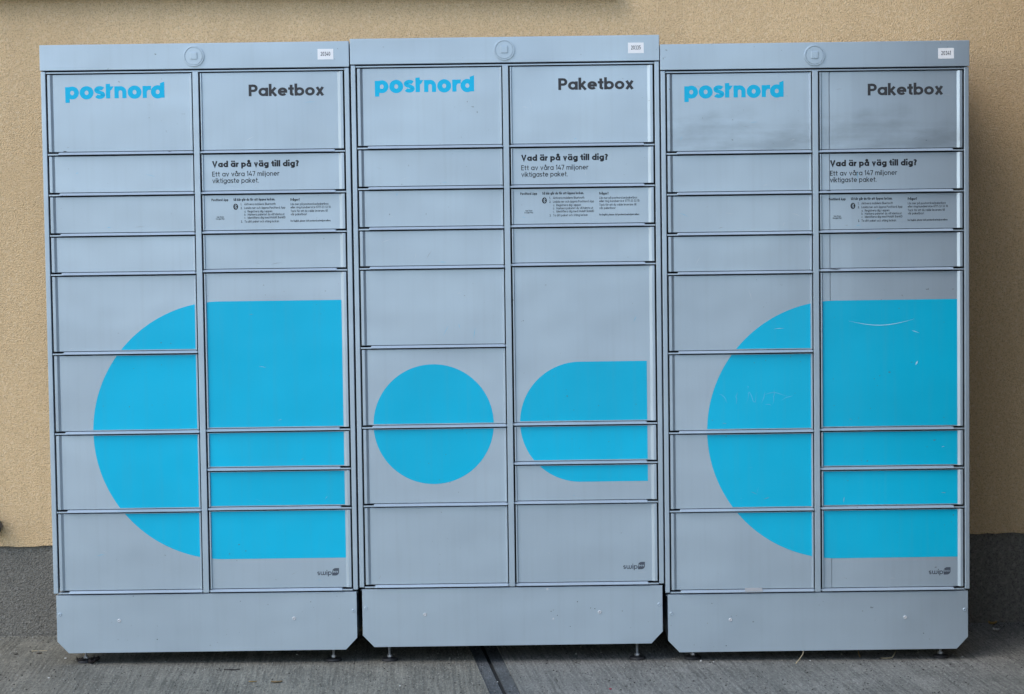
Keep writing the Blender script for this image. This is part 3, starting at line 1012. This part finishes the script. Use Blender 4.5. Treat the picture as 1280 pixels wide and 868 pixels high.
for loc, r, mt in (((0.622, -1.862), 0.0032, 'pale'), ((0.615, -1.838), 0.0016, 'chip'), ((0.635, -1.8515), 0.0014, 'chip'), ((0.604, -1.7655), 0.0042, 'pale'),
                   ((0.700, -1.8080), 0.0016, 'chip'), ((0.742, -1.8290), 0.0014, 'chip'), ((0.756, -1.8315), 0.0016, 'chip'), ((0.676, -1.8880), 0.0013, 'chip'), ((0.8440, -1.8400), 0.0014, 'chip')):
    blob('paint_speck', loc[0], loc[1], r, mt, B[2], 0.0026)
for loc, r, mt in (((0.330, -1.905), 0.0018, 'chip'), ((0.826, -1.790), 0.0014, 'chip'), ((0.60, -1.785), 0.0012, 'chip')):
    blob('paint_speck', loc[0], loc[1], r, mt, A[2], 0.0026)
for loc, r, mt in (((0.195, -1.927), 0.0018, 'chip'), ((0.150, -1.789), 0.0014, 'chip'), ((0.830, -1.895), 0.0015, 'chip'), ((0.135, -1.853), 0.0016, 'tape')):
    blob('paint_speck', loc[0], loc[1], r, mt, C[2], 0.0026)
# strip of grey tape on the lowest lip of the right locker
d, ox, oz = dC['L'][7]
bm = bmesh.new()
prof = [(-0.0036, -0.0100), (-0.0036, -0.0066), (0.0081, 0.0032), (0.0088, 0.0025), (-0.0026, -0.0072), (-0.0026, -0.0100)]
add_profile_x(bm, prof, 0.236, 0.292)
mesh_obj('tape_strip', bm_mesh(bm, 'tape_strip'), M['tape'], d)

# ------------------------------------------------------------------ litter on the pavement
def on_ground(x, y):
    return (x, y, gz(x, y))

def stalk(pts, r, mat, label, cat):
    o = pts[0]
    bm = bmesh.new()
    rings = []
    n = 6
    for k, p in enumerate(pts):
        rr = r * (1 - 0.5 * k / (len(pts) - 1))
        rings.append([bm.verts.new((p[0] - o[0] + rr * math.cos(2 * math.pi * i / n), p[1] - o[1] + rr * 0.4 * math.sin(2 * math.pi * i / n), p[2] - o[2] + rr * math.sin(2 * math.pi * i / n))) for i in range(n)])
    for a, b in zip(rings, rings[1:]):
        for i in range(n):
            bm.faces.new([a[i], a[(i + 1) % n], b[(i + 1) % n], b[i]])
    bm.faces.new(rings[0][::-1]); bm.faces.new(rings[-1])
    ob = mesh_obj('straw_stalk', bm_mesh(bm, 'straw_stalk', smooth=True), M[mat], None, o)
    return tag(ob, label, cat)

def leaf(x, y, ln, wd, rot, mat, label, curl=0.008, name='dry_leaf', cat='leaf'):
    bm = bmesh.new()
    nx, top, bot = 8, [], []
    for i in range(nx + 1):
        t = i / nx
        half = wd / 2 * math.sin(math.pi * min(1, t * 0.96 + 0.02)) ** 0.8 + 0.0004
        px = (t - 0.5) * ln
        row = []
        for s in (-1, 0, 1):
            zz = 0.0015 + curl * (abs(s) * 0.8 + (2 * t - 1) ** 2 * 0.6) * (0.7 + 0.6 * random.random())
            row.append((px, s * half, zz))
        top.append([bm.verts.new(p) for p in row])
        bot.append([bm.verts.new((p[0], p[1], p[2] - 0.0008)) for p in row])
    for i in range(nx):
        for s in range(2):
            bm.faces.new([top[i][s], top[i + 1][s], top[i + 1][s + 1], top[i][s + 1]])
            bm.faces.new([bot[i][s], bot[i][s + 1], bot[i + 1][s + 1], bot[i + 1][s]])
        bm.faces.new([top[i][0], bot[i][0], bot[i + 1][0], top[i + 1][0]])
        bm.faces.new([top[i][2], top[i + 1][2], bot[i + 1][2], bot[i][2]])
    ob = mesh_obj(name, bm_mesh(bm, name, smooth=True), M[mat], None, on_ground(x, y))
    ob.rotation_euler = (0, 0, rot)
    return tag(ob, label, cat)

def crumb(x, y, r, mat, label, name='pebble', cat='pebble', flat=0.6):
    bm = bmesh.new()
    bmesh.ops.create_icosphere(bm, subdivisions=2, radius=r)
    for v in bm.verts:
        v.co *= 0.8 + 0.45 * random.random()
        v.co.z *= flat
    ob = mesh_obj(name, bm_mesh(bm, name), M[mat], None, (x, y, gz(x, y) + r * flat * 0.8))
    ob.rotation_euler = (0, 0, random.random() * 6)
    return tag(ob, label, cat)

def gpos(px, py):
    """ground point for a picture position (used only to read off where the litter lies)"""
    a, b = px - 640, py - 434
    cr, sr = math.cos(ROLL), math.sin(ROLL)
    u, v = a * cr - b * sr, a * sr + b * cr
    up = -v / 3200
    y = math.cos(PITCH) + up * math.sin(PITCH)
    z = up * math.cos(PITCH) - math.sin(PITCH)
    t = -CAM_H / z
    x, yy = u / 3200 * t, y * t - CAM_D
    t = (gz(x, yy) - CAM_H) / z
    return u / 3200 * t, y * t - CAM_D

x, y = gpos(995, 830)
stalk([(x, y, gz(x, y) + 0.002), (x + 0.012, y + 0.012, gz(x, y) + 0.012), (x + 0.026, y + 0.03, gz(x, y) + 0.026), (x + 0.034, y + 0.07, gz(x, y) + 0.042)], 0.0020, 'straw',
      'pale straw stalk leaning out from under the right locker, left of centre', 'straw')
x, y = gpos(1101, 824)
stalk([(x, y, gz(x, y) + 0.002), (x + 0.018, y, gz(x, y) + 0.002), (x + 0.037, y + 0.004, gz(x, y) + 0.003), (x + 0.046, y + 0.012, gz(x, y) + 0.012), (x + 0.055, y + 0.03, gz(x, y) + 0.026)], 0.0022, 'straw',
      'bent straw stalk lying under the right locker, nearer its right foot', 'straw')
x, y = gpos(1075, 822)
stalk([(x, y, gz(x, y) + 0.001), (x - 0.003, y + 0.01, gz(x, y) + 0.012), (x - 0.004, y + 0.02, gz(x, y) + 0.024)], 0.0020, 'leaf',
      'short brown stalk standing under the right locker', 'straw')
x, y = gpos(40, 815)
stalk([(x, y, gz(x, y) + 0.002), (x + 0.025, y + 0.003, gz(x, y) + 0.002), (x + 0.050, y, gz(x, y) + 0.002)], 0.0014, 'straw',
      'thin straw lying on the concrete left of the left locker', 'straw')
x, y = gpos(106, 826)
stalk([(x, y, gz(x, y) + 0.006), (x - 0.003, y + 0.006, gz(x, y) + 0.016), (x - 0.006, y + 0.01, gz(x, y) + 0.028)], 0.0016, 'straw',
      'short pale stalk sticking up beside the left foot of the left locker', 'straw')
x, y = gpos(346, 853.5)
leaf(x, y, 0.036, 0.018, 0.15, 'leaf', 'small brown dry leaf on concrete in front of the left locker', curl=0.003)
x, y = gpos(290, 838)
leaf(x, y, 0.052, 0.006, 0.05, 'leaf_dark', 'thin dark leaf strip on concrete in front of the left locker', curl=0.002)
x, y = gpos(316, 853)
leaf(x, y, 0.026, 0.006, 0.1, 'leaf_yellow', 'thin tan leaf strip left of the brown dry leaf', curl=0.002)
x, y = gpos(1238, 778)
leaf(x, WALL_Y - 0.035, 0.030, 0.012, 0.05, 'leaf_yellow', 'yellowed leaf against the plinth right of the right locker')
x, y = gpos(1245, 789)
leaf(x, y, 0.024, 0.014, -0.6, 'crumb', 'pale crumpled leaf on the ground right of the right locker', curl=0.006)
x, y = gpos(20, 819)
leaf(x, y, 0.014, 0.010, 0.4, 'leaf_dark', 'tiny dark leaf by the left picture edge', curl=0.002)
x, y = gpos(49, 818)
leaf(x, y, 0.018, 0.010, 0.2, 'leaf_dark', 'small dark leaf just below the thin straw', curl=0.002)
lab = ('dark rotten leaf at the left foot of the left locker, nearest the plate', 'rotten leaf lying right of the left foot of the left locker',
       'rotten leaf lying left of the left foot of the left locker', 'reddish dark leaf in front of the left foot of the left locker')
for k, (px, py, ln) in enumerate(((110, 828, 0.045), (122, 827, 0.035), (100, 829, 0.03), (115, 831, 0.028))):
    x, y = gpos(px, py)
    leaf(x, y, ln, ln * 0.5, k * 1.3, 'leaf_dark', lab[k], curl=0.012)
x, y = gpos(763, 862)
crumb(x, y, 0.0045, 'red', 'small red scrap on concrete in front of the middle locker', 'red_scrap', 'scrap', 0.5)
for px, py, r, labl in ((82, 824, 0.0040, 'white crumb beside the cut corner of the left locker'), (61, 848, 0.0032, 'white crumb on the concrete at lower left'),
                        (371, 819, 0.0030, 'pale pebble in the shade under the left locker'), (500, 858, 0.0026, 'white crumb in front of the middle locker'),
                        (720, 818, 0.0030, 'white crumb in the shade under the middle locker'), (876, 827, 0.0036, 'pale pebble right of the left foot of the right locker'),
                        (892, 828, 0.0026, 'smaller pale pebble farther right of that foot'), (1013, 826.5, 0.0028, 'pale pebble right of the leaning straw stalk'),
                        (1203, 822, 0.0030, 'pale pebble right of the right foot of the right locker'), (622, 853, 0.0022, 'white crumb on the trowelled border beside the joint')):
    x, y = gpos(px, py)
    crumb(x, y, r, 'crumb', labl)
for px, py, r, labl in ((1154, 838, 0.0034, 'dark pebble in front of the right foot of the right locker'), (1188, 831, 0.0034, 'dark pebble right of and behind the other dark pebble'),
                        (793, 854, 0.0028, 'dark pebble in front of the right foot of the middle locker'), (867, 852, 0.0030, 'dark pebble in front of the left foot of the right locker')):
    x, y = gpos(px, py)
    crumb(x, y, r, 'leaf_dark', labl)

# loose grit on the concrete, nobody could count it
def grit(name, n, mat, rmin, rmax, seed, label):
    rnd = random.Random(seed)
    vs, fs = [], []
    for _ in range(n):
        if rnd.random() < 0.3:
            y = 0.60 - abs(rnd.gauss(0, 0.05))            # gathered along the wall
            x = rnd.uniform(-1.85, 1.85)
        else:
            x, y = rnd.uniform(-1.85, 1.85), rnd.uniform(-0.8, 0.58)
        if abs(x - joint_x(y)) < 0.012:
            continue
        r = rmin + (rmax - rmin) * rnd.random() ** 2
        z = gz(x, y) - (0.0045 if abs(x - joint_x(y)) < 0.047 else 0)
        b = len(vs)
        a0 = rnd.random() * 6.28
        for k in range(5):
            a = a0 + k * 1.2566
            q = r * rnd.uniform(0.7, 1.25)
            vs.append((x + q * math.cos(a), y + q * math.sin(a), z + r * rnd.uniform(0.1, 0.5)))
        vs.append((x + r * 0.2, y, z + r * rnd.uniform(0.8, 1.3)))
        vs.append((x, y, z - r * 0.2))
        for k in range(5):
            fs.append((b + k, b + (k + 1) % 5, b + 5))
            fs.append((b + (k + 1) % 5, b + k, b + 6))
    me = bpy.data.meshes.new(name)
    me.from_pydata(vs, [], fs)
    me.update()
    tag(mesh_obj(name, me, M[mat]), label, 'grit', kind='stuff')

M['grit_light'] = plain('pale_grit', (0.34, 0.33, 0.29), 0.9, 0, 0.4, 12)
M['grit_dark'] = plain('dark_grit', (0.05, 0.047, 0.04), 0.9, 0, 0.4, 12)
grit('pale_grit', 2600, 'grit_light', 0.0010, 0.0034, 3, 'pale loose grit scattered over the concrete paving')
grit('dark_grit', 3200, 'grit_dark', 0.0010, 0.0036, 5, 'dark loose grit and dirt scattered over the concrete paving')
